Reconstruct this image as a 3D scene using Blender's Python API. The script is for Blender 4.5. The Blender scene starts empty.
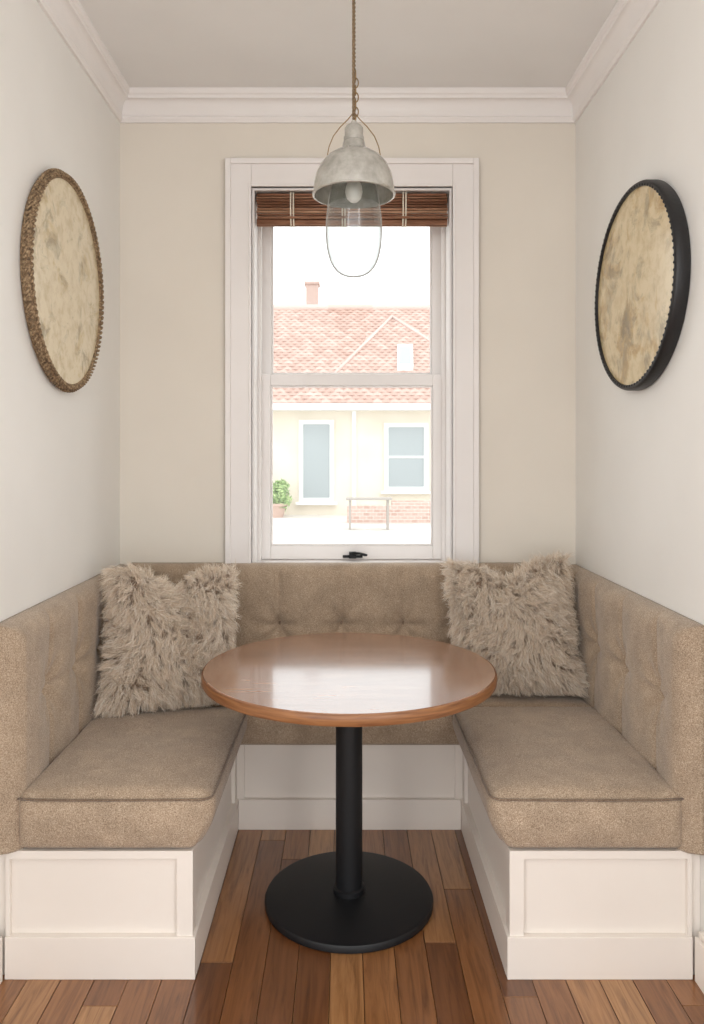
import bpy, bmesh, math, random
import numpy as np
from mathutils import Vector, Matrix, noise as mnoise
random.seed(4); rng=np.random.default_rng(7)
scene=bpy.context.scene
COL=scene.collection

# ---------------------------------------------------------------- materials
def lin(c):
    r=[]
    for v in c:
        v=v/255.0
        r.append(v/12.92 if v<=0.04045 else ((v+0.055)/1.055)**2.4)
    return (r[0],r[1],r[2],1.0)
class M:
    def __init__(s,name,col=(200,200,200),rough=.5,metal=0.0,spec=.5,coat=0.0,sheen=0.0):
        s.m=bpy.data.materials.new(name); s.m.use_nodes=True
        s.n=s.m.node_tree.nodes; s.l=s.m.node_tree.links
        s.b=s.n['Principled BSDF']
        s.b.inputs['Base Color'].default_value=lin(col)
        s.b.inputs['Roughness'].default_value=rough
        s.b.inputs['Metallic'].default_value=metal
        s.b.inputs['Specular IOR Level'].default_value=spec
        s.b.inputs['Coat Weight'].default_value=coat
        s.b.inputs['Sheen Weight'].default_value=sheen
    def coords(s,scale=(1,1,1),rot=(0,0,0)):
        tc=s.n.new('ShaderNodeTexCoord'); mp=s.n.new('ShaderNodeMapping')
        mp.inputs['Scale'].default_value=scale; mp.inputs['Rotation'].default_value=rot
        s.l.new(tc.outputs['Object'],mp.inputs['Vector']); return mp.outputs['Vector']
    def noise(s,vec,scale=5,detail=4,rough=.5,dist=0):
        n=s.n.new('ShaderNodeTexNoise')
        n.inputs['Scale'].default_value=scale; n.inputs['Detail'].default_value=detail
        n.inputs['Roughness'].default_value=rough; n.inputs['Distortion'].default_value=dist
        s.l.new(vec,n.inputs['Vector']); return n.outputs['Fac']
    def ramp(s,fac,stops):
        r=s.n.new('ShaderNodeValToRGB'); e=r.color_ramp.elements
        while len(e)<len(stops): e.new(.5)
        for i,(p,c) in enumerate(stops):
            e[i].position=p; e[i].color=lin(c)
        s.l.new(fac,r.inputs['Fac']); return r.outputs['Color']
    def mix(s,fac,a,b,mode='MIX'):
        m=s.n.new('ShaderNodeMix'); m.data_type='RGBA'; m.blend_type=mode
        if isinstance(fac,float): m.inputs[0].default_value=fac
        else: s.l.new(fac,m.inputs[0])
        for x,i in ((a,6),(b,7)):
            if isinstance(x,tuple): m.inputs[i].default_value=lin(x)
            else: s.l.new(x,m.inputs[i])
        return m.outputs[2]
    def color(s,o): s.l.new(o,s.b.inputs['Base Color'])
    def bump(s,h,strength=.3,dist=.002):
        b=s.n.new('ShaderNodeBump'); b.inputs['Strength'].default_value=strength
        b.inputs['Distance'].default_value=dist
        s.l.new(h,b.inputs['Height']); s.l.new(b.outputs['Normal'],s.b.inputs['Normal'])

def painted(name,col,var=4,rough=.6,bs=.05):
    k=M(name,col,rough)
    v=k.coords(); f=k.noise(v,3,3)
    k.color(k.ramp(f,[(.3,tuple(max(0,c-var) for c in col)),(.7,tuple(min(255,c+var) for c in col))]))
    k.bump(k.noise(v,220,2),bs,.001)
    return k.m
m_wall=painted('wall_paint_cool_lit',(236,234,229),2,.5)  # same paint as back wall; brighter, cooler light put into the colour
m_wallb=painted('wall_paint_warm_lit',(230,223,211),2,.65)  # same paint as side walls; warmer, dimmer light put into the colour
m_ceil=painted('ceiling_paint',(239,238,236),2,.8)
m_trim=painted('trim_paint',(241,237,234),2,.4,.02)
m_base=painted('bench_paint',(234,226,217),2,.42,.02)

# tweed upholstery
def tweed(name,a,b,c):
    k=M(name,b,.95,spec=.15,sheen=.25)
    v=k.coords()
    f1=k.noise(v,330,3,.7); f2=k.noise(v,14,4)
    w=k.n.new('ShaderNodeTexVoronoi'); w.inputs['Scale'].default_value=300; k.l.new(v,w.inputs['Vector'])
    c1=k.ramp(f1,[(.34,a),(.5,b),(.66,c)])
    c2=k.ramp(f2,[(.3,(232,232,232)),(.7,(255,255,255))])
    k.color(k.mix(1.0,c1,c2,'MULTIPLY'))
    ad=k.n.new('ShaderNodeMath'); ad.operation='ADD'
    k.l.new(w.outputs['Distance'],ad.inputs[0]); k.l.new(f1,ad.inputs[1])
    k.bump(ad.outputs[0],.45,.0018)
    return k.m
m_tweed=tweed('tweed_fabric',(136,115,94),(175,154,131),(208,189,167))
m_welt=tweed('tweed_welt',(98,80,65),(130,110,92),(160,140,120))

# floor planks
k=M('oak_floor',(150,90,50),.28,spec=.5,coat=.5); k.b.inputs['Coat Roughness'].default_value=.14
geo=k.n.new('ShaderNodeNewGeometry')
tc=k.n.new('ShaderNodeTexCoord'); mp=k.n.new('ShaderNodeMapping'); mp.inputs['Scale'].default_value=(26,1.6,1)
ad=k.n.new('ShaderNodeVectorMath'); ad.operation='ADD'
cmb=k.n.new('ShaderNodeCombineXYZ'); mu=k.n.new('ShaderNodeMath'); mu.operation='MULTIPLY'; mu.inputs[1].default_value=37
k.l.new(geo.outputs['Random Per Island'],mu.inputs[0])
for i in range(3): k.l.new(mu.outputs[0],cmb.inputs[i])
k.l.new(tc.outputs['Object'],ad.inputs[0]); k.l.new(cmb.outputs[0],ad.inputs[1]); k.l.new(ad.outputs[0],mp.inputs['Vector'])
g=k.noise(mp.outputs['Vector'],2.2,6,.6,1.2)
base=k.ramp(geo.outputs['Random Per Island'],[(0,(112,70,42)),(.3,(144,96,58)),(.65,(166,117,74)),(1,(190,146,100))])
gr=k.ramp(g,[(.25,(158,138,120)),(.5,(226,218,208)),(.75,(255,252,250))])
k.color(k.mix(1.0,base,gr,'MULTIPLY')); k.bump(g,.12,.001)
m_floor=k.m
m_under=M('floor_gap',(40,24,15),.8).m

# table wood
k=M('walnut_table',(165,110,70),.24,spec=.6,coat=1.0); k.b.inputs['Coat Roughness'].default_value=.10; k.b.inputs['Coat IOR'].default_value=1.7
v=k.coords((1.2,10,6)); g=k.noise(v,2.0,7,.62,1.8)
v2=k.coords(); g2=k.noise(v2,5,4,.6,.6)
c1=k.ramp(g,[(.25,(124,84,60)),(.5,(156,113,85)),(.75,(184,143,112))])
c2=k.ramp(g2,[(.3,(222,208,198)),(.7,(255,250,245))])
k.color(k.mix(1.0,c1,c2,'MULTIPLY')); k.bump(g,.03,.001)
m_table=k.m
k=M('table_edge_wood',(176,116,66),.4); v=k.coords((3,3,60)); g=k.noise(v,3,4)
k.color(k.ramp(g,[(.3,(116,72,42)),(.7,(160,110,68))])); m_edge=k.m
k=M('black_cast_iron',(18,19,22),.5,spec=.4); k.bump(k.noise(k.coords(),300,3),.25,.001); m_black=k.m
m_dark=M('black_metal',(18,18,20),.4,metal=.5).m

# fur
k=M('shaggy_wool',(190,170,150),.85,spec=.2,sheen=.3)
geo=k.n.new('ShaderNodeNewGeometry')
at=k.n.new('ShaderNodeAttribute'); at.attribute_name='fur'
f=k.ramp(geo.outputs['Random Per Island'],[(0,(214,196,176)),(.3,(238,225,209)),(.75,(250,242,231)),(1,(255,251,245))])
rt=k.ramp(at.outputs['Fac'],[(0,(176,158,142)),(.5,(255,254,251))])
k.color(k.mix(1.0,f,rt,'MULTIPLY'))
trn=k.n.new('ShaderNodeBsdfTranslucent'); mx=k.n.new('ShaderNodeMixShader'); mx.inputs[0].default_value=.42
k.l.new(f,trn.inputs[0]); k.l.new(k.b.outputs[0],mx.inputs[1]); k.l.new(trn.outputs[0],mx.inputs[2]); k.l.new(mx.outputs[0],k.n['Material Output'].inputs['Surface'])
m_fur=k.m

def glassy(name,tint,base,edge,power):
    k=M(name); n=k.n; l=k.l
    t=n.new('ShaderNodeBsdfTransparent'); t.inputs[0].default_value=lin(tint)
    gl=n.new('ShaderNodeBsdfGlossy'); gl.inputs['Roughness'].default_value=.03
    fr=n.new('ShaderNodeLayerWeight'); fr.inputs['Blend'].default_value=.5
    pw=n.new('ShaderNodeMath'); pw.operation='POWER'; pw.inputs[1].default_value=power
    l.new(fr.outputs['Facing'],pw.inputs[0])
    ml=n.new('ShaderNodeMath'); ml.operation='MULTIPLY_ADD'; ml.inputs[1].default_value=edge; ml.inputs[2].default_value=base
    l.new(pw.outputs[0],ml.inputs[0])
    mx=n.new('ShaderNodeMixShader')
    l.new(ml.outputs[0],mx.inputs[0]); l.new(t.outputs[0],mx.inputs[1]); l.new(gl.outputs[0],mx.inputs[2])
    l.new(mx.outputs[0],n['Material Output'].inputs['Surface']); return k.m
m_pane=glassy('window_glass',(250,252,252),.03,.6,5)
m_glass=glassy('clear_glass',(240,243,243),.10,.75,3)

# ---------------------------------------------------------------- mesh helpers
def empty(name,loc=(0,0,0)):
    e=bpy.data.objects.new(name,None); e.location=loc; e.empty_display_size=.1; COL.objects.link(e); return e
def obj(name,verts,faces,mat,parent=None,smooth=False,bevel=0,seg=2):
    me=bpy.data.meshes.new(name); me.from_pydata([tuple(v) for v in verts],[],faces)
    bm=bmesh.new(); bm.from_mesh(me); bmesh.ops.recalc_face_normals(bm,faces=bm.faces); bm.to_mesh(me); bm.free()
    mats=mat if isinstance(mat,(list,tuple)) else [mat]
    for x in mats: me.materials.append(x)
    o=bpy.data.objects.new(name,me); COL.objects.link(o)
    if smooth:
        for p in me.polygons: p.use_smooth=True
    if bevel:
        md=o.modifiers.new('bevel','BEVEL'); md.width=bevel; md.segments=seg; md.limit_method='ANGLE'; md.angle_limit=.6
        for p in me.polygons: p.use_smooth=True
        md.harden_normals=True
    if parent: o.parent=parent
    return o
def boxvf(x0,x1,y0,y1,z0,z1):
    v=[(x0,y0,z0),(x1,y0,z0),(x1,y1,z0),(x0,y1,z0),(x0,y0,z1),(x1,y0,z1),(x1,y1,z1),(x0,y1,z1)]
    f=[(0,3,2,1),(4,5,6,7),(0,1,5,4),(1,2,6,5),(2,3,7,6),(3,0,4,7)]
    return v,f
def merge(parts):
    V=[];F=[]
    for v,f in parts:
        o=len(V); V+=list(v); F+=[tuple(i+o for i in q) for q in f]
    return V,F
def box(name,b,mat,parent=None,bevel=0):
    v,f=boxvf(*b); return obj(name,v,f,mat,parent,bevel=bevel)
def boxes(name,bs,mat,parent=None,bevel=0):
    v,f=merge([boxvf(*b) for b in bs]); return obj(name,v,f,mat,parent,bevel=bevel)
def lathevf(prof,c=(0,0,0),seg=64,closed=False,ax='z',sx=1,sy=1):
    V=[];F=[];n=len(prof)
    for i in range(seg):
        a=2*math.pi*i/seg
        for r,z in prof:
            p=(r*math.cos(a)*sx,r*math.sin(a)*sy,z)
            if ax=='x': p=(z,r*math.cos(a)*sx,r*math.sin(a)*sy)
            if ax=='-x': p=(-z,r*math.cos(a)*sx,r*math.sin(a)*sy)
            V.append((c[0]+p[0],c[1]+p[1],c[2]+p[2]))
    for i in range(seg):
        j=(i+1)%seg
        for q in range(n-1 if not closed else n):
            q2=(q+1)%n
            F.append((i*n+q,j*n+q,j*n+q2,i*n+q2))
    return V,F
def lathe(name,prof,c,mat,parent=None,seg=64,closed=False,**k):
    v,f=lathevf(prof,c,seg,closed,**k)
    o=obj(name,v,f,mat,parent,smooth=True)
    bm=bmesh.new(); bm.from_mesh(o.data); bmesh.ops.remove_doubles(bm,verts=bm.verts,dist=1e-5)
    bmesh.ops.recalc_face_normals(bm,faces=bm.faces)
    for e in bm.edges:
        if len(e.link_faces)==2 and e.calc_face_angle(0)>.7: e.smooth=False
    bm.to_mesh(o.data); bm.free(); return o
def tubevf(pts,r,seg=8,closed=False):
    pts=[Vector(p) for p in pts]; n=len(pts); V=[];F=[]
    up=Vector((0,0,1)); prev=None
    for i,p in enumerate(pts):
        if closed: t=pts[(i+1)%n]-pts[i-1]
        else: t=pts[min(i+1,n-1)]-pts[max(i-1,0)]
        t.normalize()
        if prev is None:
            a=t.cross(up); 
            if a.length<.1: a=t.cross(Vector((1,0,0)))
        else: a=prev-t*prev.dot(t)
        a.normalize(); b=t.cross(a); prev=a
        rr=r[i] if isinstance(r,list) else r
        for s in range(seg):
            w=2*math.pi*s/seg; V.append(p+a*math.cos(w)*rr+b*math.sin(w)*rr)
    for i in range(n if closed else n-1):
        j=(i+1)%n
        for s in range(seg):
            s2=(s+1)%seg; F.append((i*seg+s,i*seg+s2,j*seg+s2,j*seg+s))
    if not closed:
        F.append(tuple(range(seg))); F.append(tuple((n-1)*seg+s for s in range(seg)))
    return V,F
def tube(name,pts,r,mat,parent=None,seg=8,closed=False):
    v,f=tubevf(pts,r,seg,closed); return obj(name,v,f,mat,parent,smooth=True)

# ---------------------------------------------------------------- room
XL,XR,YB,ZC=-.985,1.0,3.35,3.04
Y0=.7
WX0,WX1,WZ0,WZ1=-.41,.462,.985,2.63     # window opening
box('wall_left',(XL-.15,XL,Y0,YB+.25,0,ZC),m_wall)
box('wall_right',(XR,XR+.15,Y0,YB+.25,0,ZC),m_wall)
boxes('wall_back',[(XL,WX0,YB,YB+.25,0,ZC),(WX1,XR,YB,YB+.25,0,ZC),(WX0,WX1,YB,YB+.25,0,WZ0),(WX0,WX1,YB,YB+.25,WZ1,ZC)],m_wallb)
box('ceiling',(XL-1.5,XR+1.5,-.8,YB+.25,ZC,ZC+.1),m_ceil)
# planks
parts=[]; pw=.094; x=XL-pw*14
while x<XR+1.2:
    x1=x+pw; y=-2.2-random.random(); yend=YB if (x>XL-.01 and x<XR-.001) else Y0
    if x1>XR and x<XR: x1=XR
    while y<yend:
        L=random.uniform(.7,1.9); y1=min(y+L,yend)
        parts.append(boxvf(x+.0008,x1-.0008,y+.0008,y1-.0008,-.015,0)); y=y1
    x=x1
v,f=merge(parts); obj('floor',v,f,m_floor,bevel=.0008,seg=1)
box('floor_underlay',(XL-1.4,XR+1.4,-3.3,YB+.25,-.08,-.015),m_under)
# crown
def sweep(name,prof,y0,mat):
    V=[];F=[];n=len(prof)
    for fn in (lambda d:(XL+d,y0),lambda d:(XL+d,YB-d),lambda d:(XR-d,YB-d),lambda d:(XR-d,y0)):
        for d,z in prof: p=fn(d); V.append((p[0],p[1],z))
    for i in range(3):
        for q in range(n):
            q2=(q+1)%n; F.append((i*n+q,(i+1)*n+q,(i+1)*n+q2,i*n+q2))
    F.append(tuple(range(n))); F.append(tuple(3*n+q for q in range(n)))
    return obj(name,V,F,mat)
cp=[(0,2.912),(.010,2.912),(.012,2.918),(.016,2.924),(.016,2.934),(.012,2.939)]
for i in range(9):
    a=i/8*math.pi/2; cp.append((.014+.030*(1-math.cos(a)),2.942+.058*math.sin(a)))
cp+=[(.048,3.001),(.050,3.008),(.050,3.014),(.056,3.018),(.060,3.028),(.060,ZC),(0,ZC)]
sweep('trim_1',cp,Y0,m_trim)
for nm,xa,xb in (('baseboard_left',XL,XL+.028),('baseboard_right',XR-.028,XR)):
    boxes(nm,[(xa,xb,Y0,2.145,0,.125),(xa if xa<0 else xb-.018,xa+.018 if xa<0 else xb,Y0,2.145,.125,.14)],m_base,bevel=.003)

# ---------------------------------------------------------------- window
win=empty('window_1',(0,0,0))
cw=.113
def casing(x0,x1,z0,z1,t): return (x0,x1,YB-t,YB,z0,z1)
bs=[casing(WX0-cw,WX0,.9,WZ1+cw+.008,.018),casing(WX1,WX1+cw,.9,WZ1+cw+.008,.018),casing(WX0,WX1,WZ1,WZ1+cw+.008,.018),
    casing(WX0-cw,WX0-cw+.024,.9,WZ1+cw+.008,.030),casing(WX1+cw-.024,WX1+cw,.9,WZ1+cw+.008,.030),casing(WX0-cw+.024,WX1+cw-.024,WZ1+cw-.016,WZ1+cw+.008,.030),
    casing(WX0-.014,WX0,.9,WZ1+.014,.024),casing(WX1,WX1+.014,.9,WZ1+.014,.024),casing(WX0,WX1,WZ1,WZ1+.014,.024)]
boxes('casing',bs,m_trim,win,bevel=.003)
J=.012
boxes('jamb',[(WX0,WX0+J,YB-.005,YB+.25,WZ0,WZ1),(WX1-J,WX1,YB-.005,YB+.25,WZ0,WZ1),(WX0+J,WX1-J,YB-.005,YB+.25,WZ1-J,WZ1),
   (WX0+J,WX0+.028,YB+.12,YB+.15,WZ0,WZ1-J),(WX1-.028,WX1-J,YB+.12,YB+.15,WZ0,WZ1-J)],m_trim,win,bevel=.002)
boxes('sill',[(WX0-.02,WX1+.02,YB-.02,YB+.3,WZ0-.03,WZ0+.004)],m_trim,win,bevel=.004)
def sash(name,x0,x1,z0,z1,y,t,st,top,bot):
    gx0,gx1,gz0,gz1=x0+st,x1-st,z0+bot,z1-top
    B=[(x0,x0+st,y,y+t,z0,z1),(x1-st,x1,y,y+t,z0,z1),(gx0,gx1,y,y+t,z0,gz0),(gx0,gx1,y,y+t,gz1,z1)]
    e=.008
    B+=[(gx0,gx0+e,y+.01,y+t-.01,gz0,gz1),(gx1-e,gx1,y+.01,y+t-.01,gz0,gz1),(gx0+e,gx1-e,y+.01,y+t-.01,gz0,gz0+e),(gx0+e,gx1-e,y+.01,y+t-.01,gz1-e,gz1)]
    boxes(name,B,m_trim,win,bevel=.003)
    box(name+'_pane',(gx0+.002,gx1-.002,y+t/2,y+t/2+.004,gz0+.002,gz1-.002),m_pane,win)
sx0,sx1=WX0+J,WX1-J
sash('lower_sash',sx0,sx1,.992,1.835,YB+.15,.035,.055,.052,.062)
sash('upper_sash',sx0,sx1,1.79,2.60,YB+.19,.035,.055,.05,.05)
lx=.030
v,f=merge([boxvf(lx-.045,lx+.045,YB+.138,YB+.15,1.0,1.012),boxvf(lx-.016,lx+.016,YB+.12,YB+.15,1.0,1.028),
   tubevf([(lx,YB+.125,1.022),(lx+.03,YB+.112,1.024),(lx+.055,YB+.108,1.018),(lx+.066,YB+.108,1.016)],[.008,.006,.007,.005])])
obj('sash_latch',v,f,m_dark,win,bevel=.002)

# bamboo blind
k=M('bamboo',(120,72,48),.55); v=k.coords((3,40,40)); g=k.noise(v,3,4)
geo=k.n.new('ShaderNodeNewGeometry')
c=k.ramp(geo.outputs['Random Per Island'],[(0,(104,66,48)),(.5,(166,118,90)),(1,(218,178,148))])
k.color(k.mix(1.0,c,k.ramp(g,[(.3,(190,180,170)),(.7,(255,255,255))]),'MULTIPLY')); m_bamboo=k.m
m_cord=M('cotton_cord',(235,226,208),.9).m
bl=empty('bamboo_roman_blind')
parts=[]; bx0,bx1=WX0+.018,WX1-.018
for fold in range(4):
    for i in range(11):
        z=2.615-i*.0125-fold*.004; yy=YB+.045-fold*.013+random.uniform(-.002,.002)
        if fold==3 and i>8: continue
        parts.append(tubevf([(bx0+random.uniform(0,.006),yy,z),( (bx0+bx1)/2,yy+random.uniform(-.002,.002),z+random.uniform(-.0015,.0015)),(bx1-random.uniform(0,.006),yy,z)],random.uniform(.004,.0062),6))
for i in range(14):
    a=2*math.pi*i/14; parts.append(tubevf([(bx0,YB+.035+.016*math.cos(a),2.489+.012*math.sin(a)),(bx1,YB+.035+.016*math.cos(a),2.489+.012*math.sin(a))],.0045,6))
v,f=merge(parts); obj('slats',v,f,m_bamboo,bl,smooth=True)
box('headrail',(bx0,bx1,YB+.055,YB+.085,2.57,2.616),m_bamboo,bl,bevel=.002)
parts=[]
for xx in (-.235,-.01,.255):
    for dx in (-.006,.006):
        parts.append(tubevf([(xx+dx,YB-.003,2.612),(xx+dx,YB-.005,2.54),(xx+dx,YB+.01,2.485),(xx+dx,YB+.03,2.468)],.0035,6))
v,f=merge(parts); obj('cords',v,f,m_cord,bl,smooth=True)

# ---------------------------------------------------------------- banquette
bq=empty('corner_banquette')
BH=.356; LF,RF=-.43,.459; YF=2.157; YBF=3.016
boxes('base_carcass',[(XL+.001,LF-.014,YF+.014,YB-.001,0,BH-.002),(RF+.014,XR-.001,YF+.014,YB-.001,0,BH-.002),(LF-.014,RF+.014,YBF+.014,YB-.001,0,BH-.002)],m_base,bq)
def frame_y(x0,x1,y,stL,stR,tag,px0=None,px1=None):   # facing -y
    boxes('face_frame_'+tag,[(x0,x1,y,y+.0138,BH-.022,BH),(x0,x0+stL,y,y+.0138,.118,BH-.022),(x1-stR,x1,y,y+.0138,.118,BH-.022)],m_base,bq)
    boxes('plinth_'+tag,[(px0 or x0,px1 or x1,y-.008,y+.0138,0,.118)],m_base,bq,bevel=.002)
frame_y(XL+.03,LF,YF,.012,.045,'a',None,LF+.008); frame_y(RF,XR-.03,YF,.040,.012,'b',RF-.008,None)
frame_y(LF+.001,RF-.001,YBF,.03,.03,'c',LF+.009,RF-.009)
def frame_x(x,y0,y1,s,tag):
    a,b=(x-.0138,x) if s>0 else (x,x+.0138)
    ys=y0+.014
    boxes('side_frame_'+tag,[(a,b,ys,y1,BH-.022,BH),(a,b,ys,y0+.05,.118,BH-.022),(a,b,y1-.05,y1,.118,BH-.022)],m_base,bq)
    a2,b2=(x-.0138,x+.008) if s>0 else (x-.008,x+.0138)
    boxes('side_plinth_'+tag,[(a2,b2,ys,y1,0,.118)],m_base,bq)
frame_x(LF,YF,YBF+.013,1,'a'); frame_x(RF,YF,YBF+.013,-1,'b')

def cushion(name,x0,x1,y0,y1,z0,z1,r,puff,inx=0,N=(50,60,14),side=0.016):
    V=[];F=[];idx={}
    nx,ny,nz=N
    def vid(i,j,k):
        key=(i,j,k)
        if key in idx: return idx[key]
        u,vv,w=i/nx,j/ny,k/nz
        p=Vector((x0+u*(x1-x0),y0+vv*(y1-y0),z0+w*(z1-z0)))
        q=Vector((min(max(p.x,x0+r),x1-r),min(max(p.y,y0+r),y1-r),min(max(p.z,z0+r*.5),z1-r)))
        d=p-q
        if d.length>1e-9:
            m=max(abs(d.x)/r,abs(d.y)/r,abs(d.z)/(r if d.z>0 else r*.5)); 
            dn=d.normalized(); p=q+Vector((dn.x*r,dn.y*r,dn.z*(r if d.z>0 else r*.5)))*min(1,m)
        cu=max(0,1-(2*u-1)**4); cv=max(0,1-(2*vv-1)**4)
        nz_=mnoise.noise(Vector((p.x*5,p.y*5,p.z*3)))*.006
        p.z+=w*(puff*cu*cv+nz_)
        sb=side*math.sin(math.pi*w)*1.0
        p.y-=(1-vv)**8*(sb*cu+mnoise.noise(Vector((p.x*14,0,p.z*20)))*.002) 
        if inx>0: p.x+=u**6*(sb-.045*(1-w)**1.5)
        if inx<0: p.x-=(1-u)**6*(sb-.045*(1-w)**1.5)
        idx[key]=len(V); V.append(p); return idx[key]
    for i in range(nx):
        for j in range(ny):
            F.append((vid(i,j,nz),vid(i+1,j,nz),vid(i+1,j+1,nz),vid(i,j+1,nz)))
            F.append((vid(i,j,0),vid(i,j+1,0),vid(i+1,j+1,0),vid(i+1,j,0)))
    for i in range(nx):
        for k in range(nz):
            F.append((vid(i,0,k),vid(i+1,0,k),vid(i+1,0,k+1),vid(i,0,k+1)))
            F.append((vid(i,ny,k),vid(i,ny,k+1),vid(i+1,ny,k+1),vid(i+1,ny,k)))
    for j in range(ny):
        for k in range(nz):
            F.append((vid(0,j,k),vid(0,j,k+1),vid(0,j+1,k+1),vid(0,j+1,k)))
            F.append((vid(nx,j,k),vid(nx,j+1,k),vid(nx,j+1,k+1),vid(nx,j,k+1)))
    return obj(name,V,F,m_tweed,bq,smooth=True)
CLx,CRx=-.375,.405
cushion('seat_cushion_a',-.930,CLx,2.15,2.918,BH+.001,.518,.038,.018,inx=1)
cushion('seat_cushion_b',CRx,.956,2.15,2.918,BH+.001,.518,.038,.018,inx=-1)
cushion('seat_cushion_c',-.926,.952,2.921,3.29,BH+.001,.512,.034,.010,N=(100,30,14))
def welt(name,pts): tube(name,pts,.0035,m_welt,bq,6)
def arc(cx,cy,r,a0,a1,z,n=6): return [(cx+r*math.cos(a0+(a1-a0)*i/n),cy+r*math.sin(a0+(a1-a0)*i/n),z) for i in range(n+1)]
zw=.503
welt('welt_a',[(-.92,2.156,zw)]+[(-.92+t*.5,2.1505-.003*math.sin(t*3.14),zw) for t in (.1,.3,.5,.7,.9)]+arc(-.411,2.185,.035,-math.pi/2,0,zw)+[(-.374,2.185+t*.7,zw+.001) for t in (.1,.3,.5,.7,1)])
welt('welt_b',[(.947,2.156,zw)]+[(.94-t*.5,2.1505-.003*math.sin(t*3.14),zw) for t in (.1,.3,.5,.7,.9)]+arc(.441,2.185,.035,-math.pi/2,-math.pi,zw)+[(.404,2.185+t*.7,zw+.001) for t in (.1,.3,.5,.7,1)])

def tufted(name,L,H,T,fn,btns,r=.028,btz=.385):
    ds=.0065; n=int(L/ds); m=int(H/ds); V=[];F=[]
    def off(s,t):
        def edge(e): 
            return 0 if e>=r else r-math.sqrt(max(0,r*r-(r-e)**2))
        d=T-max(edge(s),edge(L-s),edge(H-t))
        pf=min(1,min(s,L-s)/.05)*min(1,(H-t)/.05)
        dist=min([abs(s-b) for b in btns]+[9])
        d+=.020*pf*min(1,dist/.13)**.6
        for b in btns:
            rr=math.hypot((s-b),(t-btz)); d-=.044*math.exp(-(rr/.038)**1.1)*pf
            ax=abs(s-b)
            d-=.011*math.exp(-(ax/.011)**2)*pf*math.exp(-abs(t-btz)/.35)
            if rr<.22:
                an=math.atan2(t-btz,s-b); d-=.006*math.cos(6*an)*math.exp(-((rr-.06)/.05)**2)*pf
        d+=mnoise.noise(Vector((s*6,t*6,L)))*.004*pf
        return max(d,.004)
    for i in range(n+1):
        for j in range(m+1):
            s=L*i/n;t=H*j/m
            V.append(fn(s,t,off(s,t)))
    W=m+1
    for i in range(n):
        for j in range(m): F.append((i*W+j,(i+1)*W+j,(i+1)*W+j+1,i*W+j+1))
    border=[i*W for i in range(n+1)]+[n*W+j for j in range(1,W)]+[i*W+m for i in range(n-1,-1,-1)]+[j for j in range(m-1,0,-1)]
    b0=len(V)
    for q in border:
        i,j=divmod(q,W); V.append(fn(L*i/n,H*j/m,0.001))
    nb=len(border)
    for a in range(nb): F.append((border[a],border[(a+1)%nb],b0+(a+1)%nb,b0+a))
    F.append(tuple(b0+a for a in range(nb)))
    o=obj(name,V,F,m_tweed,bq,smooth=True)
    parts=[]
    for b in btns:
        c=Vector(fn(b,btz,off(b,btz)+.001)); nrm=(Vector(fn(b,btz,1))-Vector(fn(b,btz,0))).normalized()
        a=nrm.cross(Vector((0,0,1))).normalized(); u=Vector((0,0,1)); vs=[];fs=[]
        for q in range(5):
            ph=q/4*math.pi/2
            for s in range(16):
                th=2*math.pi*s/16; vs.append(c+a*math.cos(th)*.016*math.cos(ph)+u*math.sin(th)*.016*math.cos(ph)+nrm*.013*math.sin(ph))
        for q in range(4):
            for s in range(16): s2=(s+1)%16; fs.append((q*16+s,q*16+s2,(q+1)*16+s2,(q+1)*16+s))
        parts.append((vs,fs))
    v,f=merge(parts); obj(name+'_buttons',v,f,m_welt,bq,smooth=True)
TB=.066; ZT=.992
tufted('backrest_a',YB-.002-2.135,ZT-BH,.058,lambda s,t,d:(XL+d,2.135+s,BH+t),[.27,.53,.79,1.05],r=.04)
tufted('backrest_b',YB-.002-2.135,ZT-BH,.054,lambda s,t,d:(XR-d,2.135+s,BH+t),[.21,.50,.79,1.05],r=.04)
x0b=XL+.055; Lb=(XR-.048)-x0b
tufted('backrest_c',Lb,ZT-BH+.007,TB,lambda s,t,d:(x0b+s,YB-.001-d,BH+t),[b-x0b for b in (-.82,-.555,-.287,-.02,.247,.515,.78)],r=.036)

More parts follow.
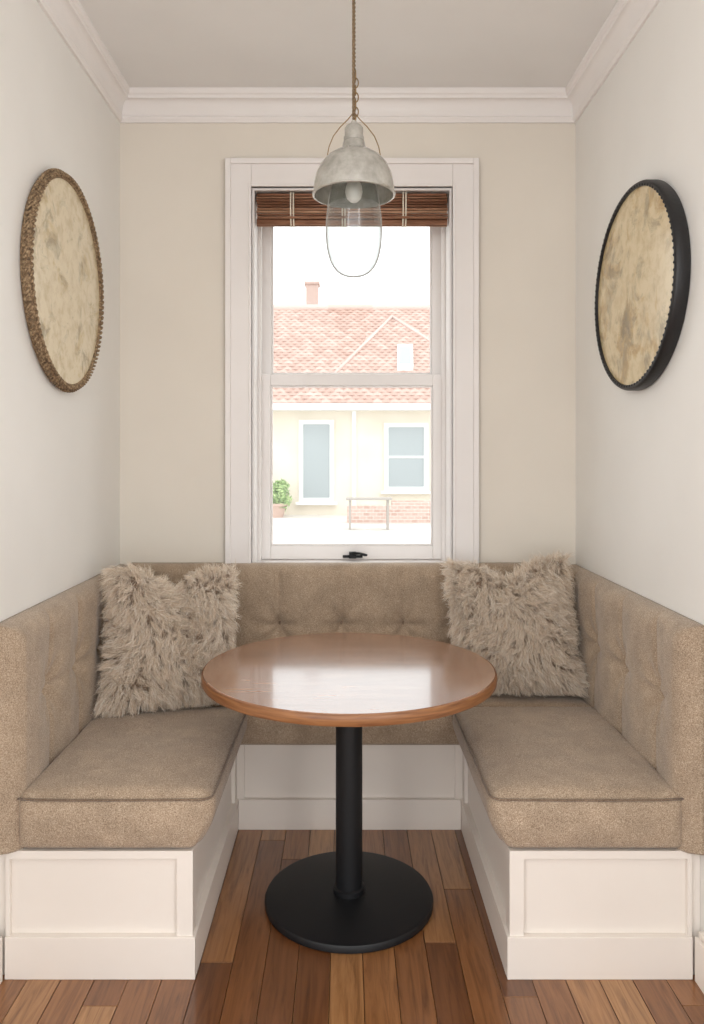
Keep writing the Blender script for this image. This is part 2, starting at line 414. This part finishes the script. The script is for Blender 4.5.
# ---------------------------------------------------------------- shaggy pillows
def pillow(name,loc,yaw,tilt,roll,a,b,T,seed):
    rg=np.random.default_rng(seed)
    def S(u,v,sd):
        k=np.clip((1-u**2)*(1-v**2),0,1)**.40
        x=a*u*(1-.10*(1-v**2)); z=b*v*(1-.08*(1-u**2))
        chop=np.exp(-(u/.36)**2)*((v+1)/2)**2.2
        z=z-.070*chop
        x=x*(1-.05*((v+1)/2))
        y=-sd*T*k*(1-.35*chop)
        return np.stack([x,y,z],-1)
    N=40
    g=np.sin(np.linspace(-1,1,N+1)*math.pi/2)
    U,Vv=np.meshgrid(g,g,indexing='ij')
    P1=S(U,Vv,1).reshape(-1,3); P2=S(U,Vv,-1).reshape(-1,3); W=N+1
    F=[]
    for i in range(N):
        for j in range(N):
            q=(i*W+j,(i+1)*W+j,(i+1)*W+j+1,i*W+j+1); F.append(q); F.append(tuple(x+W*W for x in q[::-1]))
    verts=[np.concatenate([P1,P2])]; attr=[np.zeros(2*W*W)]; faces=F; off=2*W*W
    nc=1700; per=24
    cu=rg.uniform(-1,1,nc); cv=rg.uniform(-1,1,nc); cs=np.where(rg.random(nc)<.8,1,-1)
    bd=rg.random(nc)<.20; sel=rg.random(nc)<.5
    cu=np.where(bd&sel,np.sign(cu)*(1-.03*rg.random(nc)),cu); cv=np.where(bd&~sel,np.sign(cv)*(1-.03*rg.random(nc)),cv)
    def normal(u,v,s):
        u=np.clip(u,-.985,.985); v=np.clip(v,-.985,.985)
        e=1e-3; du=S(u+e,v,s)-S(u-e,v,s); dv=S(u,v+e,s)-S(u,v-e,s)
        n=np.cross(du,dv)*1.0; n/=np.linalg.norm(n,axis=-1,keepdims=True)+1e-12
        sg=np.sign(n[:,1]*-s); return n*sg[:,None]
    ph=rg.uniform(0,6.28,4)
    flow=lambda p:np.stack([np.sin(p[:,0]*17+ph[0])*.6+np.sin(p[:,2]*21+ph[1])*.6,np.zeros(len(p)),-.75+np.sin(p[:,0]*23+p[:,2]*13+ph[2])*.6],-1)
    cp=S(cu,cv,cs); cn=normal(cu,cv,cs)
    outw=np.stack([np.abs(cu)**6*np.sign(cu),0*cu,np.abs(cv)**6*np.sign(cv)],-1)
    cd=cn*rg.uniform(.5,1.05,(nc,1))+flow(cp)*.7+outw*.6+rg.normal(0,.34,(nc,3)); cd/=np.linalg.norm(cd,axis=1,keepdims=True)
    cl=rg.uniform(.034,.056,nc); ctip=cp+cd*cl[:,None]+np.array([0,0,-.006])
    ci=np.repeat(np.arange(nc),per); n=len(ci)
    su=np.clip(cu[ci]+rg.normal(0,.032,n),-1,1); sv=np.clip(cv[ci]+rg.normal(0,.032,n),-1,1); ss=cs[ci]
    root=S(su,sv,ss)*.995; nn=normal(su,sv,ss)
    tip=ctip[ci]+rg.normal(0,.0065,(n,3)); tip=root+(tip-root)*rg.uniform(.7,1.1,(n,1))
    L=np.linalg.norm(tip-root,axis=1,keepdims=True)
    mid=root+nn*L*.5
    side=np.cross(tip-root,rg.normal(0,1,(n,3))); side/=np.linalg.norm(side,axis=1,keepdims=True)+1e-9
    wob=rg.normal(0,.003,(n,3)); ts=np.array([0,.25,.5,.75,1.0]); wd=np.array([.0009,.0010,.0009,.0007,.0003])
    vs=np.zeros((n,10,3)); at_=np.zeros((n,10))
    for q,t in enumerate(ts):
        c=(1-t)**2*root+2*t*(1-t)*mid+t*t*tip+wob*math.sin(t*6.28)
        vs[:,2*q]=c-side*wd[q]; vs[:,2*q+1]=c+side*wd[q]; at_[:,2*q:2*q+2]=t
    base=off+np.arange(n)*10
    fs=[]
    for q in range(4):
        fs.append(np.stack([base+2*q,base+2*q+1,base+2*q+3,base+2*q+2],-1))
    fs=np.concatenate(fs)
    verts.append(vs.reshape(-1,3)); attr.append(at_.reshape(-1))
    V=np.concatenate(verts); A=np.concatenate(attr); allf=faces+[tuple(x) for x in fs.tolist()]
    R=Matrix.Rotation(yaw,3,'Z')@Matrix.Rotation(tilt,3,'X')@Matrix.Rotation(roll,3,'Y')
    V=V@np.array(R).T
    V[:,2]=np.maximum(V[:,2]+loc[2],.537)-loc[2]
    me=bpy.data.meshes.new(name); me.from_pydata(V.tolist(),[],allf)
    at2=me.attributes.new('fur','FLOAT','POINT'); at2.data.foreach_set('value',A.astype(np.float32))
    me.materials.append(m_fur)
    for p in me.polygons: p.use_smooth=True
    ob=bpy.data.objects.new(name,me); ob.location=loc; COL.objects.link(ob); return ob
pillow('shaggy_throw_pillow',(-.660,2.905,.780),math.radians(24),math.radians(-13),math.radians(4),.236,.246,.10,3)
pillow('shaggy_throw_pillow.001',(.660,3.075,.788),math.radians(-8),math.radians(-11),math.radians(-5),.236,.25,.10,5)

# ---------------------------------------------------------------- pedestal table
tb=empty('round_pedestal_table',(0.010,2.53,0)); TC=(0,0,0)
H0=.021
lathe('top',[(0,.716+H0),(.452,.716+H0),(.468,.719+H0),(.474,.725+H0),(.477,.738+H0),(.475,.748+H0),(.470,.753+H0),(0,.7535+H0)],TC,m_table,tb,128)
lathe('top_edge_band',[(.4755,.7195+H0),(.4775,.723+H0),(.4785,.738+H0),(.4765,.7485+H0),(.474,.751+H0),(.472,.738+H0)],TC,m_edge,tb,128,closed=True)
lathe('column',[(0,.015),(.052,.015),(.052,.05),(.044,.055),(.0435,.68),(.0435,.71),(0,.71)],TC,m_black,tb,48)
lathe('mount_plate',[(0,.688+H0),(.15,.688+H0),(.155,.692+H0),(.155,.7155+H0),(0,.7155+H0)],TC,m_black,tb,48)
lathe('base_disc',[(0,0.001),(.268,.001),(.275,.004),(.276,.018),(.272,.025),(.262,.028),(.08,.034),(0,.036)],TC,m_black,tb,96)

# ---------------------------------------------------------------- pendant lamp
pd=empty('pendant_lamp',(.026,2.54,0))
k=M('brushed_grey_enamel',(196,194,188),.26,metal=.35,spec=.6,coat=.5); v=k.coords((1,1,1)); g=k.noise(v,26,5,.6)
k.color(k.ramp(g,[(.3,(166,164,157)),(.55,(194,192,184)),(.8,(214,211,204))])); k.bump(g,.06,.001); m_zinc=k.m
k=M('jute_rope',(140,116,86),.8); g=k.noise(k.coords((60,60,200)),3,3); k.color(k.ramp(g,[(.3,(88,70,50)),(.7,(168,144,112))])); m_rope=k.m
m_brass=M('aged_brass',(160,132,92),.35,metal=.9).m
lathe('shade',[(0,2.505),(.03,2.505),(.036,2.50),(.040,2.478),(.048,2.470),(.066,2.463),(.090,2.447),(.110,2.424),(.124,2.395),(.132,2.362),(.134,2.345),(.134,2.325),(.130,2.323),
   (.130,2.343),(.128,2.362),(.120,2.393),(.107,2.420),(.088,2.442),(.064,2.457),(0,2.460)],TC,m_zinc,pd,72)
lathe('socket_cap',[(0,2.57),(.008,2.57),(.012,2.56),(.026,2.553),(.031,2.545),(.031,2.52),(.034,2.515),(.034,2.503),(0,2.503)],TC,m_zinc,pd,40)
lathe('rim_bead',[(.134+.004*math.cos(a),2.327+.004*math.sin(a)) for a in [i*math.pi/4 for i in range(8)]],TC,m_zinc,pd,72,closed=True)
gp=[(.066,2.40),(.072,2.36),(.082,2.31),(.0895,2.25),(.091,2.20),(.087,2.15),(.075,2.105),(.055,2.075),(.03,2.06),(0.0,2.055)]
def smooth_prof(p,n=4):
    out=[]
    for i in range(len(p)-1):
        p0=p[max(i-1,0)];p1=p[i];p2=p[i+1];p3=p[min(i+2,len(p)-1)]
        for q in range(n):
            t=q/n; out.append(tuple(.5*((2*p1[c])+(-p0[c]+p2[c])*t+(2*p0[c]-5*p1[c]+4*p2[c]-p3[c])*t*t+(-p0[c]+3*p1[c]-3*p2[c]+p3[c])*t**3) for c in (0,1)))
    out.append(p[-1]); return out
gps=smooth_prof(gp); gps=[(max(r,0),z) for r,z in gps]
lathe('glass_globe',gps,TC,m_glass,pd,72)
parts=[tubevf([(sg*r,0,z) for r,z in gps],.0024,6) for sg in (-1,1)]
v,f=merge(parts); obj('wire_guard',v,f,M('grey_wire',(176,174,168),.5,metal=.2).m,pd,smooth=True)
lathe('lamp_socket',[(0,2.458),(.024,2.458),(.024,2.40),(.020,2.395),(0,2.395)],TC,m_zinc,pd,32)
m_bulb=M('frosted_bulb',(248,245,238),.3).m
lathe('bulb',[(0,2.398),(.013,2.396),(.015,2.38),(.026,2.355),(.029,2.335),(.024,2.315),(.012,2.303),(0,2.30)],TC,m_bulb,pd,32)
parts=[]
for ph in (0,math.pi):
    pts=[]
    n=170
    for i in range(n+1):
        z=2.575+(ZC-.02-2.575)*i/n; a=ph+i*.6
        pts.append((.0036*math.cos(a),.0036*math.sin(a),z))
    parts.append(tubevf(pts,.0031,6))
v,f=merge(parts); obj('twisted_cord',v,f,m_rope,pd,smooth=True)
parts=[]
for i in range(7):
    zc=2.58+i*.024; pts=[]
    for q in range(14):
        a=2*math.pi*q/14; x=.009*math.cos(a)+.006; z=zc+.016*math.sin(a)
        pts.append((x,0.008,z) if i%2 else (.006,.008+.009*math.cos(a),z))
    parts.append(tubevf(pts,.0022,5,closed=True))
v,f=merge(parts); obj('chain',v,f,m_brass,pd,smooth=True)
parts=[]
for s in (-1,1):
    parts.append(tubevf([(0,0,2.60),(s*.02,0,2.575),(s*.045,0,2.55),(s*.068,0,2.52),(s*.082,0,2.485),(s*.088,0,2.455),(s*.085,-.002,2.446),(s*.078,-.002,2.456)],.0018,6))
v,f=merge(parts); obj('wire_hanger',v,f,m_brass,pd,smooth=True)
lathe('ceiling_rose',[(0,ZC-.03),(.03,ZC-.03),(.045,ZC-.02),(.052,ZC-.001),(0,ZC-.001)],TC,m_trim,pd,40)

# ---------------------------------------------------------------- wall drums
def parchment(name,base,spots,dark,pos,gy):
    k=M(name,base,.26,spec=.5,coat=.6); k.b.inputs['Coat Roughness'].default_value=.15
    v=k.coords(); f1=k.noise(v,7,6,.62,.6); f2=k.noise(v,22,5,.65,.3); f3=k.noise(v,9,6,.7,.8)
    c1=k.ramp(f1,[(.35,base),(pos,base),(pos+.09,spots),(.8,dark)])
    c2=k.ramp(f2,[(.35,(224,214,198)),(.55,(255,253,248))])
    c3=k.ramp(f3,[(gy,(255,255,255)),(gy+.12,(202,203,202))])
    k.color(k.mix(.8,k.mix(1.0,c1,c3,'MULTIPLY'),c2,'MULTIPLY')); k.bump(f2,.05,.001); return k.m
m_parL=parchment('aged_parchment',(226,213,184),(208,189,150),(176,160,130),.56,.54)
m_parR=parchment('aged_parchment_b',(219,201,162),(196,168,116),(148,142,130),.52,.50)
k=M('woven_rattan',(150,125,95),.8); g=k.noise(k.coords(),120,3); k.color(k.ramp(g,[(.3,(78,62,46)),(.5,(134,110,82)),(.75,(190,166,132))])); k.bump(g,.5,.002); m_rattan=k.m
k=M('black_lacquer_rim',(22,21,23),.45); k.bump(k.noise(k.coords(),90,3),.4,.002); m_rim=k.m
def drum(name,c,ry,rz,ax,T,face,rimm,bead,braid):
    e=empty(name,c); s=1 if ax=='x' else -1
    R=ry; q=rz/ry
    lathe('face',[(0,T*.80+.006),(R*.3,T*.80+.005),(R*.7,T*.80+.002),(R*.955,T*.80),(R*.955,T*.3),(0,T*.3)],TC,face,e,96,ax=ax,sy=q)
    w=.020
    lathe('rim',[(R-w,.002),(R-.004,.002),(R,.008),(R,T-.010),(R-.004,T-.003),(R-.008,T),(R-w+.004,T),(R-w,T-.004)],TC,rimm,e,128,closed=True,ax=ax,sy=q)
    parts=[]
    nb=110 if braid else 96
    for i in range(nb):
        a=2*math.pi*i/nb; ca,sa=math.cos(a),math.sin(a)
        tang=Vector((0,-sa,ca*q)).normalized(); rad=Vector((0,ca,sa*q)).normalized(); X=Vector((s,0,0))
        if braid:
            for side,(rr,xx) in enumerate(((R-.008,T),(R+.001,T*.55))):
                p=Vector((s*xx,ca*rr,sa*rr*q)); 
                out=X if side==0 else rad; across=rad if side==0 else X
                d=(tang*.011+across*.008*(1 if side==0 else -1))
                parts.append(tubevf([p-d,p-d*.4+out*.003,p+d*.4+out*.003,p+d],[.002,.0048,.0048,.002],6))
        else:
            p=Vector((s*(T-.001),ca*(R-.015),sa*(R-.015)*q)); vs=[];fs=[]
            for u in range(4):
                ph=u/3*math.pi/2
                for t in range(8):
                    th=2*math.pi*t/8; vs.append(p+(tang*math.cos(th)+rad*math.sin(th))*.005*math.cos(ph)+X*.004*math.sin(ph))
            for u in range(3):
                for t in range(8): t2=(t+1)%8; fs.append((u*8+t,u*8+t2,(u+1)*8+t2,(u+1)*8+t))
            parts.append((vs,fs))
    v,f=merge(parts); obj('braid' if braid else 'nail_heads',v,f,bead,e,smooth=True)
drum('wall_hung_drum',(XL,2.660,2.060),.345,.368,'x',.034,m_parL,m_rattan,m_rattan,True)
drum('wall_hung_drum.001',(XR,2.590,2.028),.368,.343,'-x',.046,m_parR,m_rim,m_rim,False)

# ---------------------------------------------------------------- outside
def outside():
    Yh=20.0; S=Yh/769
    X=lambda px,d=Yh:(px-346)*d/769
    Z=lambda py,d=Yh:1.467-(py-455)*d/769
    h=empty('neighbour_house')
    k=M('cream_render',(240,228,200),.9); g=k.noise(k.coords(),1.5,5); k.color(k.ramp(g,[(.3,(218,208,190)),(.7,(229,220,204))])); mw=k.m
    zt=Z(403); box('walls',(-9,9,Yh,Yh+8,-.6,zt),mw,h)
    k=M('terracotta_tiles',(205,140,115),.85)
    geo=k.n.new('ShaderNodeNewGeometry'); g=k.noise(k.coords(),6,4,.7)
    c=k.ramp(geo.outputs['Random Per Island'],[(0,(186,154,141)),(.5,(197,165,152)),(1,(208,180,169))])
    k.color(k.mix(1.0,c,k.ramp(g,[(.3,(234,230,226)),(.7,(255,255,255))]),'MULTIPLY')); mt=k.m
    y0,z0=Yh-.45,zt-.05; y1,z1=Yh+5.0,Z(309,Yh+5.0)
    d=Vector((0,y1-y0,z1-z0)); Ls=d.length; d.normalize(); nn=Vector((0,-d.z,d.y))
    rows=34; st=Ls/rows; parts=[]; tw=.22
    for r in range(rows):
        xx=-9.2+(r%2)*tw/2
        while xx<9.2:
            p=Vector((xx,y0,z0))+d*(r*st)
            a=[];
            for e,(o,lift) in enumerate(((0,.032),(st*1.15,.012))):
                for t in range(5):
                    u=t/4; a.append(p+d*o+Vector((tw*u,0,0))+nn*(lift+.022*math.sin(u*math.pi)))
            fs=[(t,t+1,t+6,t+5) for t in range(4)]
            a+= [p+Vector((0,0,0)),p+Vector((tw,0,0))]; fs.append((0,10,11,4,3,2,1))
            parts.append((a,fs)); xx+=tw
    v,f=merge(parts); obj('roof_tiles',v,f,mt,h)
    cor=[(-9.2,y0,z0-.03),(9.2,y0,z0-.03),(9.2,y1,z1-.03),(-9.2,y1,z1-.03),(-9.2,y0,z0),(9.2,y0,z0),(9.2,y1,z1),(-9.2,y1,z1)]
    obj('roof_deck',cor,boxvf(0,1,0,1,0,1)[1],mt,h)
    m_cap=M('ridge_tiles',(208,184,174),.85).m
    tube('ridge_caps',[(-9.2,y1,z1+.03),(9.2,y1,z1+.03)],.12,m_cap,h,10)
    def onroof(px,py):
        best=None
        for i in range(400):
            q=Vector((0,y0,z0))+d*(Ls*i/399); yy=455-(q.z-1.467)*769/q.y
            if best is None or abs(yy-py)<best[0]: best=(abs(yy-py),q)
        q=best[1]; return Vector(((px-346)*q.y/769,q.y,q.z))
    A=onroof(392,318);B=onroof(334,376)
    tube('hip_caps',[A+nn*.05,B+nn*.05],.05,m_cap,h,8)
    tube('hip_caps_b',[A+nn*.05,onroof(445,352)+nn*.05],.05,m_cap,h,8)
    mwht=painted('exterior_white',(236,236,234),2,.5)
    kg=M('exterior_glass',(160,168,170),.2); mg=kg.m
    q=onroof(405,372); q2=onroof(405,349)
    w=.22; L=q2-q
    v=[q+Vector((-w,0,0)),q+Vector((w,0,0)),q2+Vector((w,0,0)),q2+Vector((-w,0,0))]; v=v+[p+nn*.16 for p in v]
    f=boxvf(0,1,0,1,0,1)[1]; obj('skylight',v,f,mwht,h)
    v2=[p+nn*.165 for p in (q+L*.12+Vector((-w*.7,0,0)),q+L*.12+Vector((w*.7,0,0)),q2-L*.12+Vector((w*.7,0,0)),q2-L*.12+Vector((-w*.7,0,0)))]
    obj('skylight_glass',v2,[(0,1,2,3)],mg,h)
    yc=Yh+5.1; mb=M('chimney_brick',(188,164,154),.9).m
    boxes('chimney',[(X(306,yc),X(318,yc),yc,yc+.5,z1-.5,Z(284,yc)),(X(304.5,yc),X(319.5,yc),yc-.05,yc+.55,Z(284,yc),Z(281.5,yc))],mb,h)
    boxes('gutter',[(-9.2,9.2,y0-.1,y0+.02,z0-.14,z0+.0),(-9.2,9.2,y0,Yh,z0-.16,z0-.12)],mwht,h)
    def wn(nm,px0,px1,py0,py1,bars):
        x0,x1,z1_,z0_=X(px0),X(px1),Z(py0),Z(py1); t=.11
        B=[(x0,x1,Yh-.06,Yh,z1_-t,z1_),(x0,x1,Yh-.06,Yh,z0_,z0_+t),(x0,x0+t,Yh-.06,Yh,z0_+t,z1_-t),(x1-t,x1,Yh-.06,Yh,z0_+t,z1_-t)]
        for bz in bars: B.append((x0+t,x1-t,Yh-.05,Yh,z0_+(z1_-z0_)*bz-.03,z0_+(z1_-z0_)*bz+.03))
        B.append((x0-.08,x1+.08,Yh-.14,Yh,z0_-.07,z0_))
        boxes(nm,B,mwht,h)
        box(nm+'_glass',(x0+t,x1-t,Yh-.03,Yh-.01,z0_+t,z1_-t),mg,h)
    wn('tall_window',299,334,420,502,[])
    wn('sash_window',384,428,423,491,[.5])
    wn('far_window',210,238,423,491,[.5]); wn('far_window_b',470,498,423,491,[.5])
    box('corner_pilaster',(X(352),X(356),Yh-.06,Yh,-.3,zt),mwht,h)
    k=M('pale_paving',(235,228,218),.9); g=k.noise(k.coords(),2,5); k.color(k.ramp(g,[(.3,(204,196,187)),(.7,(222,216,209))]))
    box('outdoor_ground',(-14,14,YB+1.2,32,-.75,-.6),k.m)
    box('terrace_slab',(-9,9,11.0,Yh,-.6,-.09),k.m)
    kb=M('old_brick',(205,150,130),.9); br=kb.n.new('ShaderNodeTexBrick'); br.inputs['Scale'].default_value=3.2
    br.inputs['Color1'].default_value=lin((186,152,138)); br.inputs['Color2'].default_value=lin((202,176,164)); br.inputs['Mortar'].default_value=lin((214,206,199))
    kb.l.new(kb.coords(rot=(math.pi/2,0,0)),br.inputs['Vector']); kb.color(br.outputs['Color'])
    D=17.5
    boxes('garden_brick_wall',[(X(392,D),X(470,D),D,D+.25,-.1,Z(501,D)),(X(347,D),X(392,D),D,D+.25,-.1,Z(506,D))],kb.m)
    boxes('garden_bench',[(X(346,16),X(392,16),15.9,16.3,Z(498,16)-.04,Z(498,16)),(X(349,16),X(351,16),15.95,16.25,-.1,Z(498,16)-.03),(X(387,16),X(389,16),15.95,16.25,-.1,Z(498,16)-.03)],M('weathered_teak',(166,158,150),.8).m)
    kl=M('shrub_leaves',(120,170,80),.7); geo=kl.n.new('ShaderNodeNewGeometry'); kl.color(kl.ramp(geo.outputs['Random Per Island'],[(0,(130,162,102)),(1,(188,208,144))]))
    parts=[]
    for (cx,cy,cz,rr,n) in ((X(281),Yh-.7,Z(497),.33,700),(X(284),Yh-.7,Z(486),.2,250),(X(270),Yh-.7,Z(495),.4,500)):
        for i in range(n):
            u=Vector((random.gauss(0,1),random.gauss(0,1),random.gauss(0,1))).normalized()*rr*random.uniform(.5,1)
            p=Vector((cx,cy,cz))+u; a=Vector((random.gauss(0,1),random.gauss(0,1),random.gauss(0,1))).normalized(); b=a.orthogonal().normalized()
            parts.append(([p-a*.06,p+b*.025,p+a*.06,p-b*.025],[(0,1,2,3)]))
    pp=empty('potted_shrub')
    v,f=merge(parts); obj('foliage',v,f,kl.m,pp)
    lathe('planter_pot',[(0,-.09),(.22,-.09),(.3,.2),(.33,.2),(.33,.26),(.27,.26),(0,.2)],(X(277),Yh-.7,0),M('terracotta_pot',(200,172,158),.9).m,pp,32)
outside()

# ---------------------------------------------------------------- light
w=bpy.data.worlds.new('World'); scene.world=w; w.use_nodes=True
bg=w.node_tree.nodes['Background']; bg.inputs[0].default_value=(.985,.99,1.0,1); bg.inputs[1].default_value=2.0
def area(name,loc,target,size,sizey,e,col):
    L=bpy.data.lights.new(name,'AREA'); L.shape='RECTANGLE'; L.size=size; L.size_y=sizey; L.energy=e; L.color=col
    o=bpy.data.objects.new(name,L); o.location=loc
    o.rotation_euler=(Vector(target)-Vector(loc)).to_track_quat('-Z','Y').to_euler(); COL.objects.link(o); return o
area('rear_daylight_fill',(-2.0,-.9,1.9),(.4,3.0,1.6),1.6,1.8,25,(1,.99,.975))  # added unseen fill pair for daylight behind camera, angled to brighten side walls
area('rear_daylight_fill.001',(2.0,-.9,1.9),(-.4,3.0,1.6),1.6,1.8,28,(1,.99,.975))
sun=bpy.data.lights.new('sun','SUN'); sun.energy=.35; sun.angle=.1; sun.color=(1,.96,.9)
so=bpy.data.objects.new('sun',sun); so.rotation_euler=(math.radians(38),math.radians(18),0); COL.objects.link(so)

scene.view_settings.view_transform='Standard'
scene.view_settings.exposure=0.2
# ---------------------------------------------------------------- camera
cam=bpy.data.cameras.new('camera'); co=bpy.data.objects.new('camera',cam); COL.objects.link(co)
co.location=(0,0,1.467); co.rotation_euler=(math.pi/2,0,0)
cam.sensor_width=36; cam.lens=769/1024*36; cam.shift_x=6/1024; cam.shift_y=-57/1024; cam.clip_start=.02
scene.camera=co
